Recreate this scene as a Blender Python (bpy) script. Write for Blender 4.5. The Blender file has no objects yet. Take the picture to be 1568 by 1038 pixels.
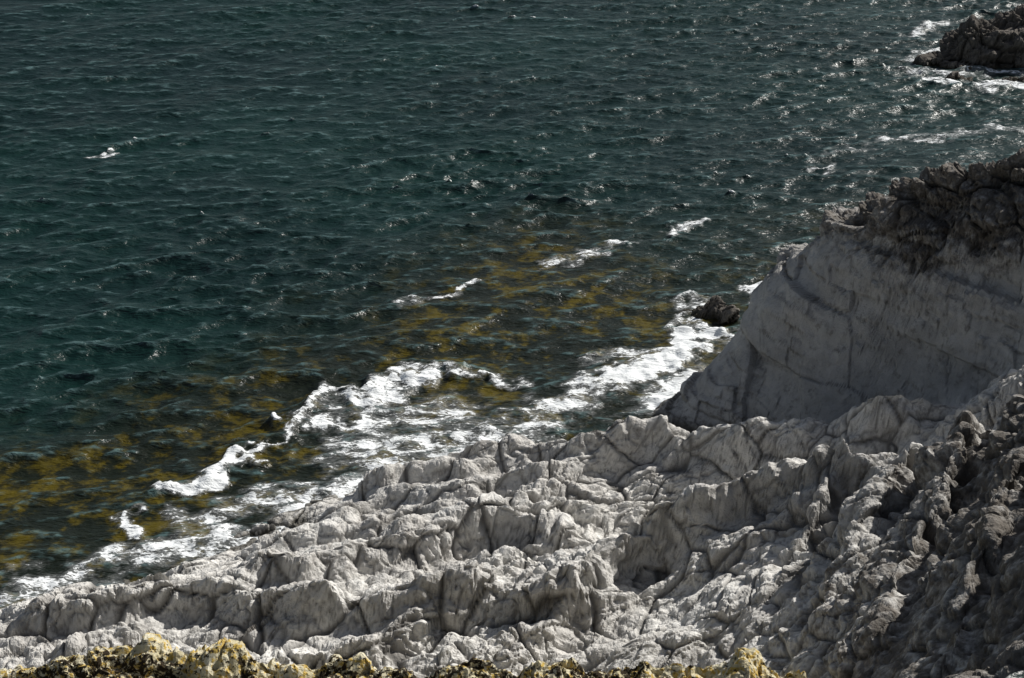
import bpy, math, numpy as np
scene=bpy.context.scene
# ---------------------------------------------------------------- noise
def h3(ix,iy,iz,s):
    h=(ix.astype(np.int64)*73856093)^(iy.astype(np.int64)*19349663)^(iz.astype(np.int64)*83492791)^(s*2654435)
    h=(h&0xffffffff).astype(np.uint32)
    h^=h>>np.uint32(16); h*=np.uint32(0x7feb352d); h^=h>>np.uint32(15); h*=np.uint32(0x846ca68b); h^=h>>np.uint32(16)
    return h
def r01(h): return (h.astype(np.float32))/np.float32(4294967295.0)
def vnoise(x,y,z,s):
    ix=np.floor(x).astype(np.int64);iy=np.floor(y).astype(np.int64);iz=np.floor(z).astype(np.int64)
    fx=(x-ix);fy=(y-iy);fz=(z-iz)
    fx=fx*fx*(3-2*fx);fy=fy*fy*(3-2*fy);fz=fz*fz*(3-2*fz)
    r=0
    for a in (0,1):
        wx=fx if a else 1-fx
        for b in (0,1):
            wy=fy if b else 1-fy
            for c in (0,1):
                wz=fz if c else 1-fz
                r=r+wx*wy*wz*r01(h3(ix+a,iy+b,iz+c,s))
    return (r*2-1).astype(np.float32)
def fbm(x,y,z,s,o=4,g=.5):
    a=1;t=0;f=1
    for i in range(o):
        t=t+a*vnoise(x*f+i*17.3,y*f+i*5.1,z*f,s+i); a*=g; f*=2.03
    return t
def worley(x,y,z,s,k=1.0,tilt=1.2):
    """returns (max-of-tilted-domes, flat random slab height, edge distance)"""
    ix=np.floor(x).astype(np.int64);iy=np.floor(y).astype(np.int64);iz=np.floor(z).astype(np.int64)
    F1=np.full(x.shape,9.,np.float32);F2=F1.copy();A=np.zeros_like(F1);MX=np.full(x.shape,-9.,np.float32)
    for a in (-1,0,1):
        for b in (-1,0,1):
            for c in (-1,0,1):
                h=h3(ix+a,iy+b,iz+c,s)
                h2=(h*np.uint32(747796405))^(h>>np.uint32(9)); h3_=(h2*np.uint32(2891336453))^(h2>>np.uint32(11))
                dx=(ix+a+r01(h)-x).astype(np.float32);dy=(iy+b+r01(h2)-y).astype(np.float32);dz=(iz+c+r01(h3_)-z).astype(np.float32)
                d2=dx*dx+dy*dy+dz*dz
                d=np.sqrt(d2)
                g=(h3_*np.uint32(277803737)); g^=g>>np.uint32(13)
                t0=(g&np.uint32(1023)).astype(np.float32)/1023-.5
                t1=((g>>np.uint32(10))&np.uint32(1023)).astype(np.float32)/1023-.5
                t2=((g>>np.uint32(20))&np.uint32(1023)).astype(np.float32)/1023-.5
                MX=np.maximum(MX,t0*.8+tilt*(t1*dx+t2*dy+(t0-t1)*.6*dz)-k*d2)
                m=d<F1
                F2=np.where(m,F1,np.minimum(F2,d)); A=np.where(m,t0,A); F1=np.where(m,d,F1)
    return MX,A,F2-F1
def bricks(u,v,w,h,s):
    """jointed slabs: irregular courses of height h, widths about w -> (random depth, joint distance)"""
    L=np.floor(v/h); z0=np.zeros_like(L)
    fv=v/h-L
    off=r01(h3(L.astype(np.int64),z0.astype(np.int64),z0.astype(np.int64),s))*7
    ww=w*(.7+.7*r01(h3(L.astype(np.int64),z0.astype(np.int64),z0.astype(np.int64),s+1)))
    uu=u/ww+off; Cc=np.floor(uu); fu=uu-Cc
    A=r01(h3(L.astype(np.int64),Cc.astype(np.int64),z0.astype(np.int64),s+2))
    B=r01(h3(L.astype(np.int64),Cc.astype(np.int64),z0.astype(np.int64),s+3))
    E=np.minimum(np.minimum(fv,1-fv)*h,np.minimum(fu,1-fu)*ww)
    return (A-.5)+(B-.5)*.8*(fu-.5)+(A-.5)*.5*(fv-.5),E
def ss(a,b,x):
    t=np.clip((x-a)/(b-a),0,1); return t*t*(3-2*t)
def segdist(X,Y,p,q):
    px,py=p;qx,qy=q;dx=qx-px;dy=qy-py;L=dx*dx+dy*dy+1e-9
    t=np.clip(((X-px)*dx+(Y-py)*dy)/L,0,1)
    return np.hypot(X-px-t*dx,Y-py-t*dy)
def polydist(X,Y,P):
    d=np.full(X.shape,1e9)
    for i in range(len(P)-1): d=np.minimum(d,segdist(X,Y,P[i],P[i+1]))
    return d
def polysigned(X,Y,P):
    """distance to a polyline, positive on its left (seaward) side"""
    best=np.full(X.shape,1e9); sg=np.ones(X.shape)
    for (px,py),(qx,qy) in zip(P[:-1],P[1:]):
        dx=qx-px;dy=qy-py;L=dx*dx+dy*dy
        t=np.clip(((X-px)*dx+(Y-py)*dy)/L,0,1)
        d=np.hypot(X-px-t*dx,Y-py-t*dy); s=np.sign(dx*(Y-py)-dy*(X-px))
        m=d<best; best=np.where(m,d,best); sg=np.where(m,s,sg)
    return best*sg
def grid_mesh(name,X,Y,Z,attrs,mat,smooth=True):
    ny,nx=X.shape
    me=bpy.data.meshes.new(name); n=nx*ny
    me.vertices.add(n)
    co=np.stack([X,Y,Z],-1).reshape(-1).astype(np.float32)
    me.vertices.foreach_set('co',co)
    i=np.arange(n).reshape(ny,nx)
    q=np.stack([i[:-1,:-1],i[:-1,1:],i[1:,1:],i[1:,:-1]],-1).reshape(-1).astype(np.int32)
    nf=len(q)//4
    me.loops.add(nf*4); me.loops.foreach_set('vertex_index',q)
    me.polygons.add(nf); me.polygons.foreach_set('loop_start',np.arange(nf,dtype=np.int32)*4)
    me.update(calc_edges=True)
    me.polygons.foreach_set('use_smooth',np.full(nf,smooth,dtype=bool))
    for k,v in attrs.items():
        a=me.attributes.new(k,'FLOAT','POINT'); a.data.foreach_set('value',v.reshape(-1).astype(np.float32))
    me.materials.append(mat); me.update()
    ob=bpy.data.objects.new(name,me); bpy.context.collection.objects.link(ob); return ob
# ---------------------------------------------------------------- node helper
class NT:
    def __init__(s,name):
        s.m=bpy.data.materials.new(name); s.m.use_nodes=True; s.t=s.m.node_tree; s.t.nodes.clear()
        s.out=s.t.nodes.new('ShaderNodeOutputMaterial'); s.b=s.t.nodes.new('ShaderNodeBsdfPrincipled')
        s.t.links.new(s.b.outputs[0],s.out.inputs[0])
    def n(s,typ,ins={},**kw):
        nd=s.t.nodes.new('ShaderNode'+typ)
        for k,v in kw.items(): setattr(nd,k,v)
        for k,v in ins.items():
            if isinstance(v,bpy.types.NodeSocket): s.t.links.new(v,nd.inputs[k])
            else: nd.inputs[k].default_value=v
        return nd
    def math(s,op,a,b=0,c=0,clamp=False): return s.n('Math',{0:a,1:b,2:c},operation=op,use_clamp=clamp).outputs[0]
    def mix(s,f,a,b): return s.n('Mix',{0:f,6:a,7:b},data_type='RGBA').outputs[2]
    def attr(s,k): return s.n('Attribute',attribute_name=k).outputs['Fac']
    def noise(s,vec,sc,det=4,r=.55,dist=0): return s.n('TexNoise',{'Vector':vec,'Scale':sc,'Detail':det,'Roughness':r,'Distortion':dist}).outputs['Fac']
    def ramp(s,v,a,b): return s.n('MapRange',{0:v,1:a,2:b,3:0.0,4:1.0},interpolation_type='SMOOTHSTEP').outputs[0]
    def set(s,k,v):
        if isinstance(v,bpy.types.NodeSocket): s.t.links.new(v,s.b.inputs[k])
        else: s.b.inputs[k].default_value=v
# ---------------------------------------------------------------- materials
def rock_material(name,kind):
    M=NT(name); pos=M.n('NewGeometry').outputs['Position']
    n1=M.noise(pos,.5,3,.6); n2=M.noise(pos,3.0,6,.65); n3=M.noise(pos,16,3,.6)
    if kind=='ledge':
        big=M.ramp(M.math('ADD',M.noise(pos,.55,2),M.math('MULTIPLY',n2,.25)),.54,.70)
        c=M.mix(M.ramp(n2,.35,.65),(.54,.48,.30,1),(.74,.70,.56,1))
        li=M.ramp(M.noise(pos,6.0,4,.6),.49,.58)
        c=M.mix(M.math('MULTIPLY',li,.85),c,(.50,.33,.035,1))
        dk=M.ramp(M.math('ADD',M.noise(pos,8.0,4,.7,.4),M.math('MULTIPLY',big,.13)),.55,.62)
        c=M.mix(dk,c,(.035,.026,.016,1))
        M.set('Roughness',.95)
    else:
        c=M.mix(M.ramp(n1,.35,.65),(.66,.64,.605,1),(.82,.805,.765,1))
        c=M.mix(M.math('MULTIPLY',M.ramp(n2,.52,.70),.50),c,(.33,.305,.275,1))
        c=M.mix(M.math('MULTIPLY',M.ramp(n3,.54,.75),.32),c,(.23,.21,.19,1))
        c=M.mix(M.math('MULTIPLY',M.attr('grey'),.64),c,M.mix(M.ramp(M.noise(pos,1.1,5,.65),.38,.62),(.19,.184,.176,1),(.37,.36,.345,1)))
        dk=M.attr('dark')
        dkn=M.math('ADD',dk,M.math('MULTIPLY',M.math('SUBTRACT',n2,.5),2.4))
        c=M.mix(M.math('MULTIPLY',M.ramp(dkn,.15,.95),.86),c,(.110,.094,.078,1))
        c=M.mix(M.math('MULTIPLY',M.attr('crack'),.85),c,(.04,.035,.03,1))
        z=M.n('SeparateXYZ',{0:pos}).outputs[2]
        zn=M.math('ADD',z,M.math('MULTIPLY',M.math('SUBTRACT',n2,.5),.9))
        wet=M.math('SUBTRACT',1.0,M.ramp(zn,0.0,.38))
        c=M.mix(M.math('MULTIPLY',wet,.88),c,(.035,.030,.018,1))
        M.set('Roughness',M.math('SUBTRACT',.95,M.math('MULTIPLY',wet,.55)))
    M.set('Base Color',c)
    M.set('Specular IOR Level',.15)
    hgt=M.math('ADD',n2,M.math('MULTIPLY',n3,.32))
    bp=M.n('Bump',{'Strength':.9,'Distance':.13,'Height':hgt})
    M.set('Normal',bp.outputs[0])
    return M.m
rockM=rock_material('pale_coastal_rock','coast'); ledgeM=rock_material('lichen_rock','ledge')

def sea_material():
    M=NT('sea_water'); pos=M.n('NewGeometry').outputs['Position']
    mp=M.n('Mapping',{'Vector':pos,'Scale':(.50,1.30,1.0),'Rotation':(0,0,.12)}).outputs[0]
    mw=M.n('Mapping',{'Vector':pos,'Scale':(.8,1.0,1.0),'Rotation':(0,0,-.2)}).outputs[0]
    sh=M.attr('shallow'); fo=M.attr('foam')
    patch=M.noise(mw,.28,2,.5,.2); patch2=M.noise(mw,1.05,3,.6,.2); patch3=M.noise(mw,4.5,3,.6)
    deep=M.mix(M.ramp(M.noise(pos,.05,2),.35,.65),(.0020,.0150,.0138,1),(.0030,.0225,.0190,1))
    c=M.mix(M.ramp(sh,.0,.6),deep,(.0070,.0105,.0050,1))
    w=M.math('ADD',M.math('ADD',M.math('MULTIPLY',patch,.35),M.math('MULTIPLY',patch2,.52)),M.math('MULTIPLY',patch3,.13))
    w=M.math('MULTIPLY',M.ramp(w,.475,.585),M.ramp(sh,.12,.75))
    oc=M.mix(M.ramp(M.math('ADD',M.math('MULTIPLY',patch2,.6),M.math('MULTIPLY',patch3,.4)),.44,.60),(.024,.021,.004,1),(.092,.070,.003,1))
    c=M.mix(M.math('MULTIPLY',w,.9),c,oc)
    # pale sky-reflection streaks painted into the wave crests
    cr=M.math('MULTIPLY',M.attr('crest_sheen'),M.ramp(M.noise(mp,2.8,4,.65),.38,.60))
    c=M.mix(M.math('MULTIPLY',cr,.70),c,(.11,.19,.195,1))
    # foam
    mf=M.n('Mapping',{'Vector':pos,'Scale':(.7,1.5,.3),'Rotation':(0,0,-.25)}).outputs[0]
    fn=M.noise(mf,1.3,6,.66,.7); fn2=M.noise(mf,8,4,.68,.3)
    fv=M.math('ADD',M.math('MULTIPLY',fn,.62),M.math('MULTIPLY',fn2,.38))
    thr=M.math('SUBTRACT',.76,M.math('MULTIPLY',fo,.345))
    dl=M.math('SUBTRACT',fv,thr)
    ff=M.math('MULTIPLY',M.ramp(dl,-.01,.05),M.ramp(fo,.02,.15))
    haze=M.math('MULTIPLY',M.math('MULTIPLY',M.ramp(dl,-.16,.04),M.ramp(fo,.15,.7)),.16)
    tot=M.math('MAXIMUM',ff,haze)
    c=M.mix(tot,c,(.86,.89,.90,1))
    M.set('Base Color',c)
    M.set('Roughness',M.math('ADD',.34,M.math('MULTIPLY',tot,.5)))
    M.set('IOR',1.38)
    b=M.math('ADD',M.noise(mp,2.6,3,.55,.5),M.math('MULTIPLY',M.noise(mp,9,2,.5),.25))
    b=M.math('ADD',b,M.math('MULTIPLY',ff,.35))
    bp=M.n('Bump',{'Strength':.8,'Distance':.18,'Height':b}); M.set('Normal',bp.outputs[0])
    return M.m
seaM=sea_material()
# ---------------------------------------------------------------- coast layout (metres)
shore=[(-40,28),(-22.1,35.7),(-19,37.3),(-15.5,38.9),(-13.4,40),(-9.5,41.7),(-6.2,44.3),(-3.2,46.1),(.4,47.1),(3.6,48),(6,48.8),(5.2,50.4),(6.2,52.3),(7.6,53.6),(8.9,55),(9.8,56.5),(12,58),(16,58.5),(22,57),(34,58)]
C=[(-22.1,35.7,0),(-19,37.3,0),(-15.5,38.9,0),(-13.4,40,0),(-9.5,41.7,0),(-6.2,44.3,0),(-3.2,46.1,0),(.4,47.1,0),(3.6,47.7,-.1),(6,48.6,-.4),
(5.2,50.4,0),(6.45,51.5,.7),(7.95,52.4,1.7),(9.2,53.4,3),(10.1,53.5,4.8),(11.1,53.1,6.3),(12,51.5,8),(13.2,49.0,9.4),(14.8,48.4,10.1),(16.2,48.0,11.0),(19.4,47.0,13.0),
(-5.2,43,.6),(-2,44.2,1),(-.1,44.6,1.3),(2.5,44.8,1.6),(4.7,45,1.9),(6.7,44.3,2.3),(8.7,43.4,3),(11.3,43.1,4),(13.9,42.7,5),(15.3,41.6,7),
(6.8,48.0,-.5),(9.5,47.4,.4),(12.7,46.8,1.7),(14.8,45.2,3.6),(17.2,44.0,5.6),(8,46.2,.4),(11,45.6,1.3),(14,44.3,3.3),
(-13,37,.9),(-9.3,37.7,1),(-5.5,38.4,1.2),(-1.7,39.4,1.3),(3.3,40,.9),(6.2,42.3,1.0),(.3,41.6,1.2),(-3.8,41.2,1.0),(4.1,37.3,2),
(1.2,36.4,2),(3.3,37.6,2.6),(5,38.1,3.2),(7.15,38.7,4),(8.9,38.4,5),(11.1,37.2,6.5),(12.4,36.2,8),(13.2,34.1,10),
(8,41,1.8),(11,40.8,3.0),(13.5,39.5,5.2),
(-14.2,35,1.5),(-10.7,35.6,1.6),(-6.95,35,1.8),(-3.3,34.8,2),(.3,34.5,2.3),(3.75,33.7,3),(-18,33,1),(-10,32,1),(0,31,1.5),(5,30,3),(-22,30,.5),
(6.4,34.7,4),(6.7,31.2,5),(6.3,28.6,5.5),(8.6,33.4,6),(8.2,28.1,8),(10.6,32.5,8),(8.3,23.9,10.5),(11.5,30.4,10.5),(9.8,25,12),(7.8,19.1,14),(11.8,25.4,14),(7.4,14.7,18),(18,30,17),(18,20,20),(22,38,14),(5,24,5),(2,24,2),(-10,24,0),
(14,54,5.5),(12.5,55.5,3),(11,56,1),(9.5,56,-1),(8,55,-1.5),(6,53,-1.5),(16,51.5,7.5),(18,50.5,9),(18,56,-1),(14,60,-3),(22,52,5),(24,56,-2),(23,48,11.5),
(-20.6,39.5,-1),(-14.8,42.2,-1),(-10.8,44,-1),(-7.5,46.5,-1),(-4,48.2,-1),(0,49.3,-1),(3,50.5,-1),(-24,44,-3),(-14,50,-3),(-6,54,-3),(2,58,-3),(8,65,-3),(16,70,-3),(28,66,-3)]
C=np.array(C,float)
def rbf_fit(C,c=.6):
    d=np.hypot(C[:,None,0]-C[None,:,0],C[:,None,1]-C[None,:,1])
    A=np.sqrt(d*d+c*c); A[np.diag_indices(len(C))]-=.12
    return np.linalg.solve(A,C[:,2]-2.0)
def rbf_eval(C,w,X,Y,c=.6):
    Z=np.full(X.shape,2.0)
    for i in range(len(C)): Z+=w[i]*np.sqrt((X-C[i,0])**2+(Y-C[i,1])**2+c*c)
    return Z
w=rbf_fit(C)
def bil(Z,x0,y0,st,X,Y):
    u=(X-x0)/st; v=(Y-y0)/st; i=np.clip(np.floor(u).astype(int),0,Z.shape[1]-2); j=np.clip(np.floor(v).astype(int),0,Z.shape[0]-2)
    u=u-i; v=v-j
    return Z[j,i]*(1-u)*(1-v)+Z[j,i+1]*u*(1-v)+Z[j+1,i]*(1-u)*v+Z[j+1,i+1]*u*v
def blur(Z,r):
    for ax in (0,1):
        for _ in range(2):
            pad=[(0,0),(0,0)]; pad[ax]=(r+1,r)
            c=np.cumsum(np.pad(Z,pad,mode='edge'),axis=ax)
            n=Z.shape[ax]
            Z=(np.take(c,range(2*r+1,2*r+1+n),axis=ax)-np.take(c,range(0,n),axis=ax))/(2*r+1)
    return Z
def normals(X,Y,Z):
    P=np.stack([X,Y,Z],-1); gy=np.gradient(P,axis=0); gx=np.gradient(P,axis=1)
    N=np.cross(gx,gy); return N/(np.linalg.norm(N,axis=-1,keepdims=True)+1e-9)
def warped(X,Y,Z,seed,ang,a=.45,f=.4):
    wx=fbm(X*f,Y*f,Z*f,seed+50,3); wy=fbm(X*f+9,Y*f,Z*f,seed+60,3); wz=fbm(X*f,Y*f+9,Z*f,seed+70,3)
    ca,sa=math.cos(ang),math.sin(ang)
    return X*ca+Y*sa+wx*a,-X*sa+Y*ca+wy*a,Z+wz*a
def blocks(xr,yr,zr,sc,amps,seed,ax=(1.5,.85,.85),k=1.0,tilt=1.6,step=.35,crk=.16):
    D=0;CK=0
    for i,(s,a) in enumerate(zip(sc,amps)):
        M,A,E=worley(xr/(s*ax[0]),yr/(s*ax[1]),zr/(s*ax[2]),seed+i,k,tilt)
        e=1-ss(0,.09,E)
        D=D+a*(M+step*A-.0)-crk*s*e
        CK=np.maximum(CK,e*(1 if i==0 else .65 if i<3 else .25))
    return D,CK
# ---- main coast surface
ys=np.concatenate([np.arange(21,44,.050),np.arange(44,58.5,.038)])
t=np.linspace(-1,1,860)
HW=(.36*ys+4.0)[:,None]
X=t[None,:]*HW; Y=np.repeat(ys[:,None],len(t),1)
cx=np.arange(-28,28.3,.2); cy=np.arange(18,63,.2); CX,CY=np.meshgrid(cx,cy)
Z=bil(rbf_eval(C,w,CX,CY),-28,18,.2,X,Y)
face=np.exp(-(np.minimum(segdist(X,Y,(7.5,50.8),(12.6,48.9)),segdist(X,Y,(12.6,48.9),(18.5,45.8)))/2.5)**4)
face=np.maximum(face,ss(6,7,X)*ss(46.8,47.8,Y+(X-9)*.35)*ss(58,54,Y))
slope=ss(6.0,10,X)*ss(40,37,Y)
reef=(1-face)*(1-ss(50,53,Y))
s1=-X*math.sin(math.radians(20))+Y*math.cos(math.radians(20))
s1w=s1+1.2*fbm(X*.16,Y*.22,Y*0,11,4)
def saw_(v,p,r):
    fr=v/p-np.floor(v/p); return np.where(fr<r,ss(0,1,fr/r),1-(fr-r)/(1-r))-.5
amp=.80+.6*fbm(X*.25,Y*.25,Y*0,21,2)
Z=Z+reef*(1-slope*.7)*ss(-.6,.6,Z)*(amp*saw_(s1w,2.4,.30)*.5)
# bedding ridges: abrupt landward scarps with long seaward backs
RW=.45*fbm(X*.5,Y*.5,X*0,801,4); RX=X+RW; RY=Y+.45*fbm(X*.5+7,Y*.5,X*0,811,4)
wall=np.zeros_like(X)
for P_,hh in [([(-6.5,43),(-5.2,43.4),(-2,44.4),(-.1,44.8),(2.5,45),(4.7,45.2),(6.7,44.5),(8.7,43.7),(11.3,43.3),(13.9,42.9)],1.05),
          ([(-8.5,40.3),(-6.2,41),(-3,42.7),(.3,42.8),(3.5,43.1)],.65),
          ([(-9,37.9),(-5,38.9),(-3.6,39.5),(-.9,41),(1.6,40.5),(2.5,39.3)],1.25),
          ([(-1,35.8),(1.2,36.6),(3.3,37.7),(5,38.3),(7.15,38.9),(8.9,38.5),(11.1,37.3)],1.3),
          ([(-16,36.3),(-12.4,37),(-8.7,37.4),(-5.3,36.5),(-1.6,36.7),(.6,36.4)],.95)]:
    sd=polysigned(RX,RY,P_)
    e0=ss(2.0,0,np.hypot(RX-P_[0][0],RY-P_[0][1])); e1=ss(2.0,0,np.hypot(RX-P_[-1][0],RY-P_[-1][1]))
    tp=(1-e0)*(1-e1)
    pr=np.where(sd>0,np.exp(-(sd/1.3)**1.5),ss(-.75,0,sd))
    Z=Z+hh*tp*pr*reef
    wall=np.maximum(wall,tp*np.exp(-((sd+.7)/.6)**2))
rp=(-X*math.sin(math.radians(62))+Y*math.cos(math.radians(62)))+.5*fbm(X*.4,Y*.4,Y*0,31,3)
Z=Z+slope*(.8*saw_(rp,1.9,.35))
Zb=blur(Z,5)
N=normals(X,Y,Zb)
crestpts=[(11.1,53.1),(12,51.5),(13.2,49.0),(14.8,48.4),(16.2,48.0),(19.4,47.0)]
cm=np.exp(-(polydist(X,Y,crestpts)/1.0)**2)
cap_=np.maximum(cm,face*ss(6.3,8.3,Z-.25*(X-14)+1.3*fbm(X*.6,Y*.6,Z*.6,841,3))*ss(10.8,13,X))
xr,yr,zr=warped(X,Y,Zb,100,math.radians(25),.35,.5)
D1,CK1=blocks(xr,yr,zr,[1.5,.70,.32,.15],[.44,.30,.16,.06],100)
calm=.55+.45*ss(-.25,.35,fbm(X*.35,Y*.35,X*0,831,3)); calm=calm*(1-.30*wall*reef)
D1=D1*(calm*(1-cap_)+cap_)
# headland face: stepped joint-bounded slabs, nearly planar
xf,yf,zf=warped(X,Y,Z,400,math.radians(-28),.14,.7)
al=xf*.95+yf*.1
B1,E1=bricks(al+.18*zf,zf+.05*al,3.0,2.3,407)
B2,E2=bricks(al+.10*zf,zf+.02*al,1.15,.62,431)
B3,E3=bricks(al-.1*zf,zf+.1*al,.45,.27,451)
M3,A3,E4=worley(xf/.9,yf/.9,zf/.9,402,.8,1.4)
M5,A5,E5=worley(xf/.3,yf/.3,zf/.3,403,.8,1.4)
jm=ss(-.1,.5,fbm(X*.4,Y*.4,Z*.4,410,2)); jm2=ss(-.25,.3,fbm(X*.5,Y*.5,Z*.5,440,2)); jm3=ss(-.1,.35,fbm(X*.9,Y*.9,Z*.9,445,2))
D2=.66*B1+.38*B2*jm2+.15*B3*jm3+.13*M3+.045*M5-.03*(1-ss(0,.05,E1))
CK2=np.maximum((1-ss(0,.04,E1))*(.15+.5*jm),(1-ss(0,.035,E2))*.65*jm2)
CK2=np.maximum(CK2,(1-ss(0,.03,E3))*.35*jm3)
fm=np.clip(face*(1-.95*cap_),0,1)
D=D1*(1-fm)*(1+.5*cap_*face)+D2*fm; CK=CK1*(1-fm)*.9+CK2*fm
D=blur(D,1)*.3+D*.7
D=D+cap_*face*(.30*fbm(X*1.2,Y*1.2,Z*1.2,41,4,.6)-.10)+.05*fbm(X*2.5,Y*2.5,Z*2.5,45,4)
D=D*(.45+.55*ss(-.3,.7,Z))
P=np.stack([X,Y,Z],-1)+N*D[...,None]
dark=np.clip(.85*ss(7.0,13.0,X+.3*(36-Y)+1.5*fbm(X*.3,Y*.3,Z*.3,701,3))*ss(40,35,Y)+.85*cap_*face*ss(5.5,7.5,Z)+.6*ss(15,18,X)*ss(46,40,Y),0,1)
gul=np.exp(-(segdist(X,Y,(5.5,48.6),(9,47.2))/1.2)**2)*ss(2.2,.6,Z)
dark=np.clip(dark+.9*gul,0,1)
grey=np.clip(face*.85+.50*slope+.40*wall,0,1)  # shade put into the rock colour: headland face, right slope, landward scarps
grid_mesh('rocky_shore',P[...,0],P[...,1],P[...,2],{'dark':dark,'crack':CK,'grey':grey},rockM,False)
# ---- near cliff-edge ledge
x=np.arange(-16,7.5,.045); y=np.arange(21,29.5,.045); X,Y=np.meshgrid(x,y)
edge=np.interp(x,[-16,-12.2,-10.1,-8.9,-7.46,-5.35,-3.1,-2,.2,3,5.2,6.2,7.5],[26.2,26.5,26.8,27.25,27.05,26.95,27,26.85,26.8,26.8,26.75,26.3,25.4])[None,:]+.15*fbm(X*1.1,X*0,X*0,61,3)
d=Y-edge
Z=8-.10*np.maximum(-d,0)-6*ss(0,1.5,d)-2.0*np.maximum(d-1.0,0)
N=normals(X,Y,Z); xr,yr,zr=warped(X,Y,Z,300,.3)
D,CK=blocks(xr,yr,zr,[.8,.33,.15],[.45,.24,.09],300,(1.3,1,1))
P=np.stack([X,Y,Z],-1)+N*(D-.02)[...,None]
grid_mesh('lichen_covered_ledge',P[...,0],P[...,1],P[...,2],{'crack':CK},ledgeM,False)
# ---- isolated rocks in the sea
def searock(name,blobs,x0,x1,y0,y1,st,seed,dk):
    X,Y=np.meshgrid(np.arange(x0,x1,st),np.arange(y0,y1,st))
    Z=np.full(X.shape,-1.2)
    for (bx,by,rx,ry,h) in blobs:
        Z=np.maximum(Z,(h+1.2)*np.exp(-(np.abs((X-bx)/rx)**2.6+np.abs((Y-by)/ry)**2.6))-1.2)
    N=normals(X,Y,Z); xr,yr,zr=warped(X,Y,Z,seed,.3)
    D,CK=blocks(xr,yr,zr,[1.6,.6,.28],[.8,.4,.15],seed)
    D=(D+.08*fbm(X*2,Y*2,Z*2,seed+5,4))*ss(-1.2,.2,Z)
    P=np.stack([X,Y,Z],-1)+N*D[...,None]
    return grid_mesh(name,P[...,0],P[...,1],P[...,2],{'dark':X*0+dk,'crack':CK,'grey':X*0+1},rockM,False)
searock('sea_rock',[(31.4,93,3.9,3.0,3.5),(28.0,92,3.1,2.1,2.4),(25.8,91.2,1.7,1.1,.9)],21,38,86,99,.08,500,1.35)
searock('sea_rock.001',[(29.8,88.3,3.0,.6,.35),(25.4,88.6,1.6,.35,.15)],21,36,86.5,90.0,.08,520,1.4)
searock('sea_rock.002',[(8.2,58.6,.9,.7,.75),(8.9,58.0,.8,.6,.6),(7.1,58.9,.6,.4,.15)],6,11,56.6,60.5,.05,540,1.2)
# ---------------------------------------------------------------- sea
def ocean(L,Nn,U,th,seed,spread):
    g=9.81; r=np.random.default_rng(seed)
    k=np.fft.fftfreq(Nn,L/Nn)*2*np.pi; KX,KY=np.meshgrid(k,k); K=np.hypot(KX,KY); K[0,0]=1
    Lw=U*U/g; cs=(KX*math.cos(th)+KY*math.sin(th))/K
    Ph=np.exp(-1/(K*Lw)**2)/K**4*(np.abs(cs)**spread*.93+.07)*np.exp(-(K*.03)**2)
    Ph[0,0]=0
    W=np.fft.fft2(r.standard_normal((Nn,Nn)))*np.sqrt(Ph)
    h=np.fft.ifft2(W).real; sx=np.fft.ifft2(1j*KX*W).real; sy=np.fft.ifft2(1j*KY*W).real
    s=np.sqrt((sx**2+sy**2).mean())
    dx=np.fft.ifft2(-1j*KX/K*W).real; dy=np.fft.ifft2(-1j*KY/K*W).real
    jx=np.fft.ifft2(-KX*KX/K*W).real+np.fft.ifft2(-KY*KY/K*W).real
    return h/s,-dx/s,-dy/s,-jx/s
Lt=150;Nn=1200
oh,odx,ody,oj=ocean(Lt,Nn,2.0,math.radians(-80),3,5)
oj=oj/oj.std(); 
if (oj*oh).mean()<0: oj=-oj
def samp(F,X,Y):
    u=(X/Lt*Nn)%Nn; v=(Y/Lt*Nn)%Nn; i=np.floor(u).astype(int);j=np.floor(v).astype(int);a=u-i;b=v-j
    i%=Nn;j%=Nn;i1=(i+1)%Nn;j1=(j+1)%Nn
    return F[j,i]*(1-a)*(1-b)+F[j,i1]*a*(1-b)+F[j1,i]*(1-a)*b+F[j1,i1]*a*b
def axis(a,b,s,out):
    c=np.arange(a,b,s); g=s*1.18**np.arange(1,60); g=np.cumsum(g); g=g[g<out]
    return np.concatenate([a-g[::-1],c,c[-1]+g])
xs=axis(-30,38,.095,4000); ys=axis(34,112,.095,4000)
X,Y=np.meshgrid(xs,ys)
fade=ss(60,42,np.abs(X-4))*ss(150,118,Y)*ss(20,33,Y)
ds=polydist(X,Y,shore)
S=.30*fade*(.5+.5*ss(0,14,ds))*(1+.45*fbm(X*.08,Y*.08,X*0,81,3))
h=samp(oh,X,Y)*S; dx=samp(odx,X,Y)*S; dy=samp(ody,X,Y)*S; jac=samp(oj,X,Y)
nrm=(-.60,.80)
q=X*nrm[0]+Y*nrm[1]+.9*fbm(X*.07,Y*.07,X*0,91,2)
sw=np.cos((q-48.3)*2*math.pi/7.5); swell=(np.exp(1.4*(sw-1))-.45)*.25*fade*(.6+.6*fbm(X*.09,Y*.05,X*0,95,2))
WX=X+.70*fbm(X*.7,Y*.7,X*0,601,5,.6); WY=Y+.70*fbm(X*.7,Y*.7,X*0+5,611,5,.6)
brk=[(-11.6,45.3),(-9.8,46.6),(-8.6,49.2),(-7,51.4),(-5.4,52.7),(-3.4,53.7),(-1.6,53.8)]
bd=polydist(WX,WY,brk); bump=.22*np.exp(-(bd/.8)**2)
Z=h+swell+bump
foam=np.zeros_like(X)
def cap(p,q,r,s):
    global foam
    foam=np.maximum(foam,s*(1-ss(.1,1.0,segdist(WX,WY,p,q)/r)))
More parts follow.
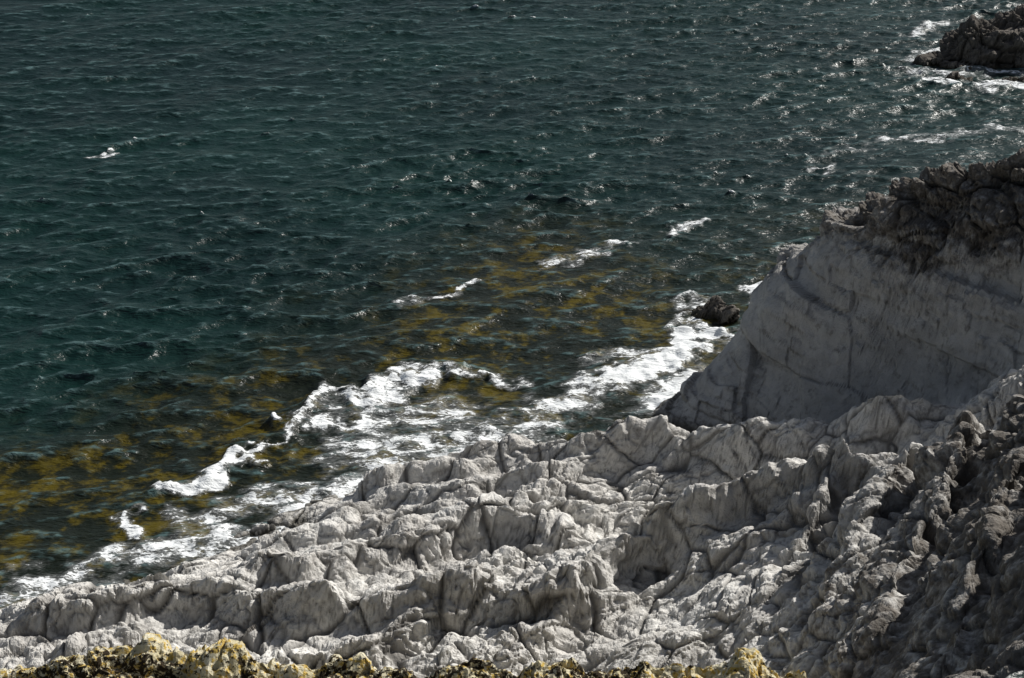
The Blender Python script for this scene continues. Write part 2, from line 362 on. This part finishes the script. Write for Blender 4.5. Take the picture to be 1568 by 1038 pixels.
for a,b,r,s in [((-11.4,45.3),(-10.3,45.6),1.0,1.25),((-10.3,45.6),(-9.5,47.2),.7,1.15),((-9.5,47.4),(-8,50),.42,.98),((-8,50),(-6.7,51.7),.6,.95),((-6.7,51.7),(-5.6,52.5),.8,.92),
    ((-5,52.2),(-3.8,53.0),1.5,1.0),((-2.6,53.4),(-1.6,53.2),1.0,.95),((-.8,53.2),(.2,53.0),.8,.9),((-7.2,49.8),(-5.8,50.2),1.2,.9),((-5.5,50.3),(-1.8,50.6),2.8,.79),((-5.6,47.9),(-1.4,48.4),2.8,.81),((-1.4,48.4),(1.6,50.2),2.2,.83),
    ((1.6,51.4),(4.6,53.2),1.8,.94),((4.2,52.9),(7.0,55.6),1.7,1.2),((6.8,55.4),(8.2,57.2),1.2,1.2),((5,54.6),(3.2,54.9),1.5,.78),((7.0,57.5),(8.0,60),1.2,.85),((3.2,50.1),(4.2,49.9),.9,.66),((-4.5,46.5),(0.5,48.2),1.6,.88),
    ((-12.6,43.6),(-12.3,42.9),.7,1.1),((-16,39.6),(-9.5,42.6),1.7,.86),((-10.5,43.3),(-7,45.5),1.4,.78),((9.8,57.6),(10.8,61),1.0,1.1),((-7.5,44.8),(-4,46.4),1.6,.92),((-22,37),(-16,39.4),1.5,.86),
    ((-2.2,61.2),(-1.4,61.5),.6,.9),((-4.6,59.6),(-2.2,60.6),.7,.72),((1.8,63.8),(4.6,65.3),.8,.76),((4.6,65.6),(5.8,65.9),1.0,.98),((6.8,66.7),(8.8,68.4),.8,.92),((15.6,74.6),(16.2,75.3),.8,.84),
    ((16,76.5),(19.4,78.8),.9,.62),((19.4,78.8),(26.5,79.9),1.0,.74),((-21.6,76.8),(-20.6,77.3),.7,.86),((24.8,97),(27.6,99.5),1.4,.86),((22.9,89.6),(31,89.4),1.4,.78),((25,87.7),(33,87.4),1.5,.98),((24.4,92),(25.7,94),1.5,.78)]:
    cap(a,b,r,s)
inlet=1-np.exp(-(segdist(X,Y,(3.6,48.9),(6.5,48.8))/1.5)**4)
sfo=np.exp(-(ds/1.2)**2)*.84*(1+.5*fbm(X*.6,Y*.6,X*0,97,2))
foam=np.maximum(foam,sfo)*(.45+.55*inlet)
caps=ss(1.8,3.0,jac)*.88*ss(-.40,.40,fbm(X*.15,Y*.15,X*0,98,3))
foam=np.maximum(foam,caps)
foam=np.clip(foam,0,1.25)
Z=Z+.06*ss(.3,1,foam)*(1+1.5*fbm(X*2.5,Y*2.5,X*0,99,3))*fade
shallow=1-ss(1,20,ds+3.5*fbm(X*.12,Y*.12,X*0,88,3))
shallow=shallow*(1-.50*ss(0,10,X))*(.35+.65*inlet)
crest_sheen=ss(.1,1.9,jac)*fade
grid_mesh('sea',X+dx,Y+dy,Z,{'foam':foam,'shallow':shallow,'crest_sheen':crest_sheen},seaM)
# ---------------------------------------------------------------- light and camera
az=math.radians(54); el=math.radians(38)
wd=bpy.data.worlds.new('World'); scene.world=wd; wd.use_nodes=True
nt=wd.node_tree; bg=nt.nodes['Background']; sk=nt.nodes.new('ShaderNodeTexSky'); sk.sky_type='NISHITA'; sk.sun_disc=False
hs=nt.nodes.new('ShaderNodeHueSaturation'); hs.inputs['Saturation'].default_value=.66
sk.sun_elevation=el; sk.sun_rotation=az; nt.links.new(sk.outputs[0],hs.inputs['Color']); nt.links.new(hs.outputs[0],bg.inputs[0]); bg.inputs[1].default_value=.052
sd=bpy.data.lights.new('sun','SUN'); sd.energy=5; sd.angle=math.radians(.5); sd.color=(1,.965,.91)
so=bpy.data.objects.new('sun',sd); bpy.context.collection.objects.link(so)
from mathutils import Vector
v=Vector((math.sin(az)*math.cos(el),math.cos(az)*math.cos(el),math.sin(el)))
so.rotation_euler=v.to_track_quat('Z','Y').to_euler()
cd=bpy.data.cameras.new('camera'); cam=bpy.data.objects.new('camera',cd); bpy.context.collection.objects.link(cam)
cd.sensor_width=36; cd.lens=36*2441/1568; cd.clip_end=9000
cam.location=(0,0,30); cam.rotation_euler=(math.radians(62),0,0); scene.camera=cam
scene.view_settings.view_transform='Standard'; scene.view_settings.look='None'; scene.view_settings.exposure=0
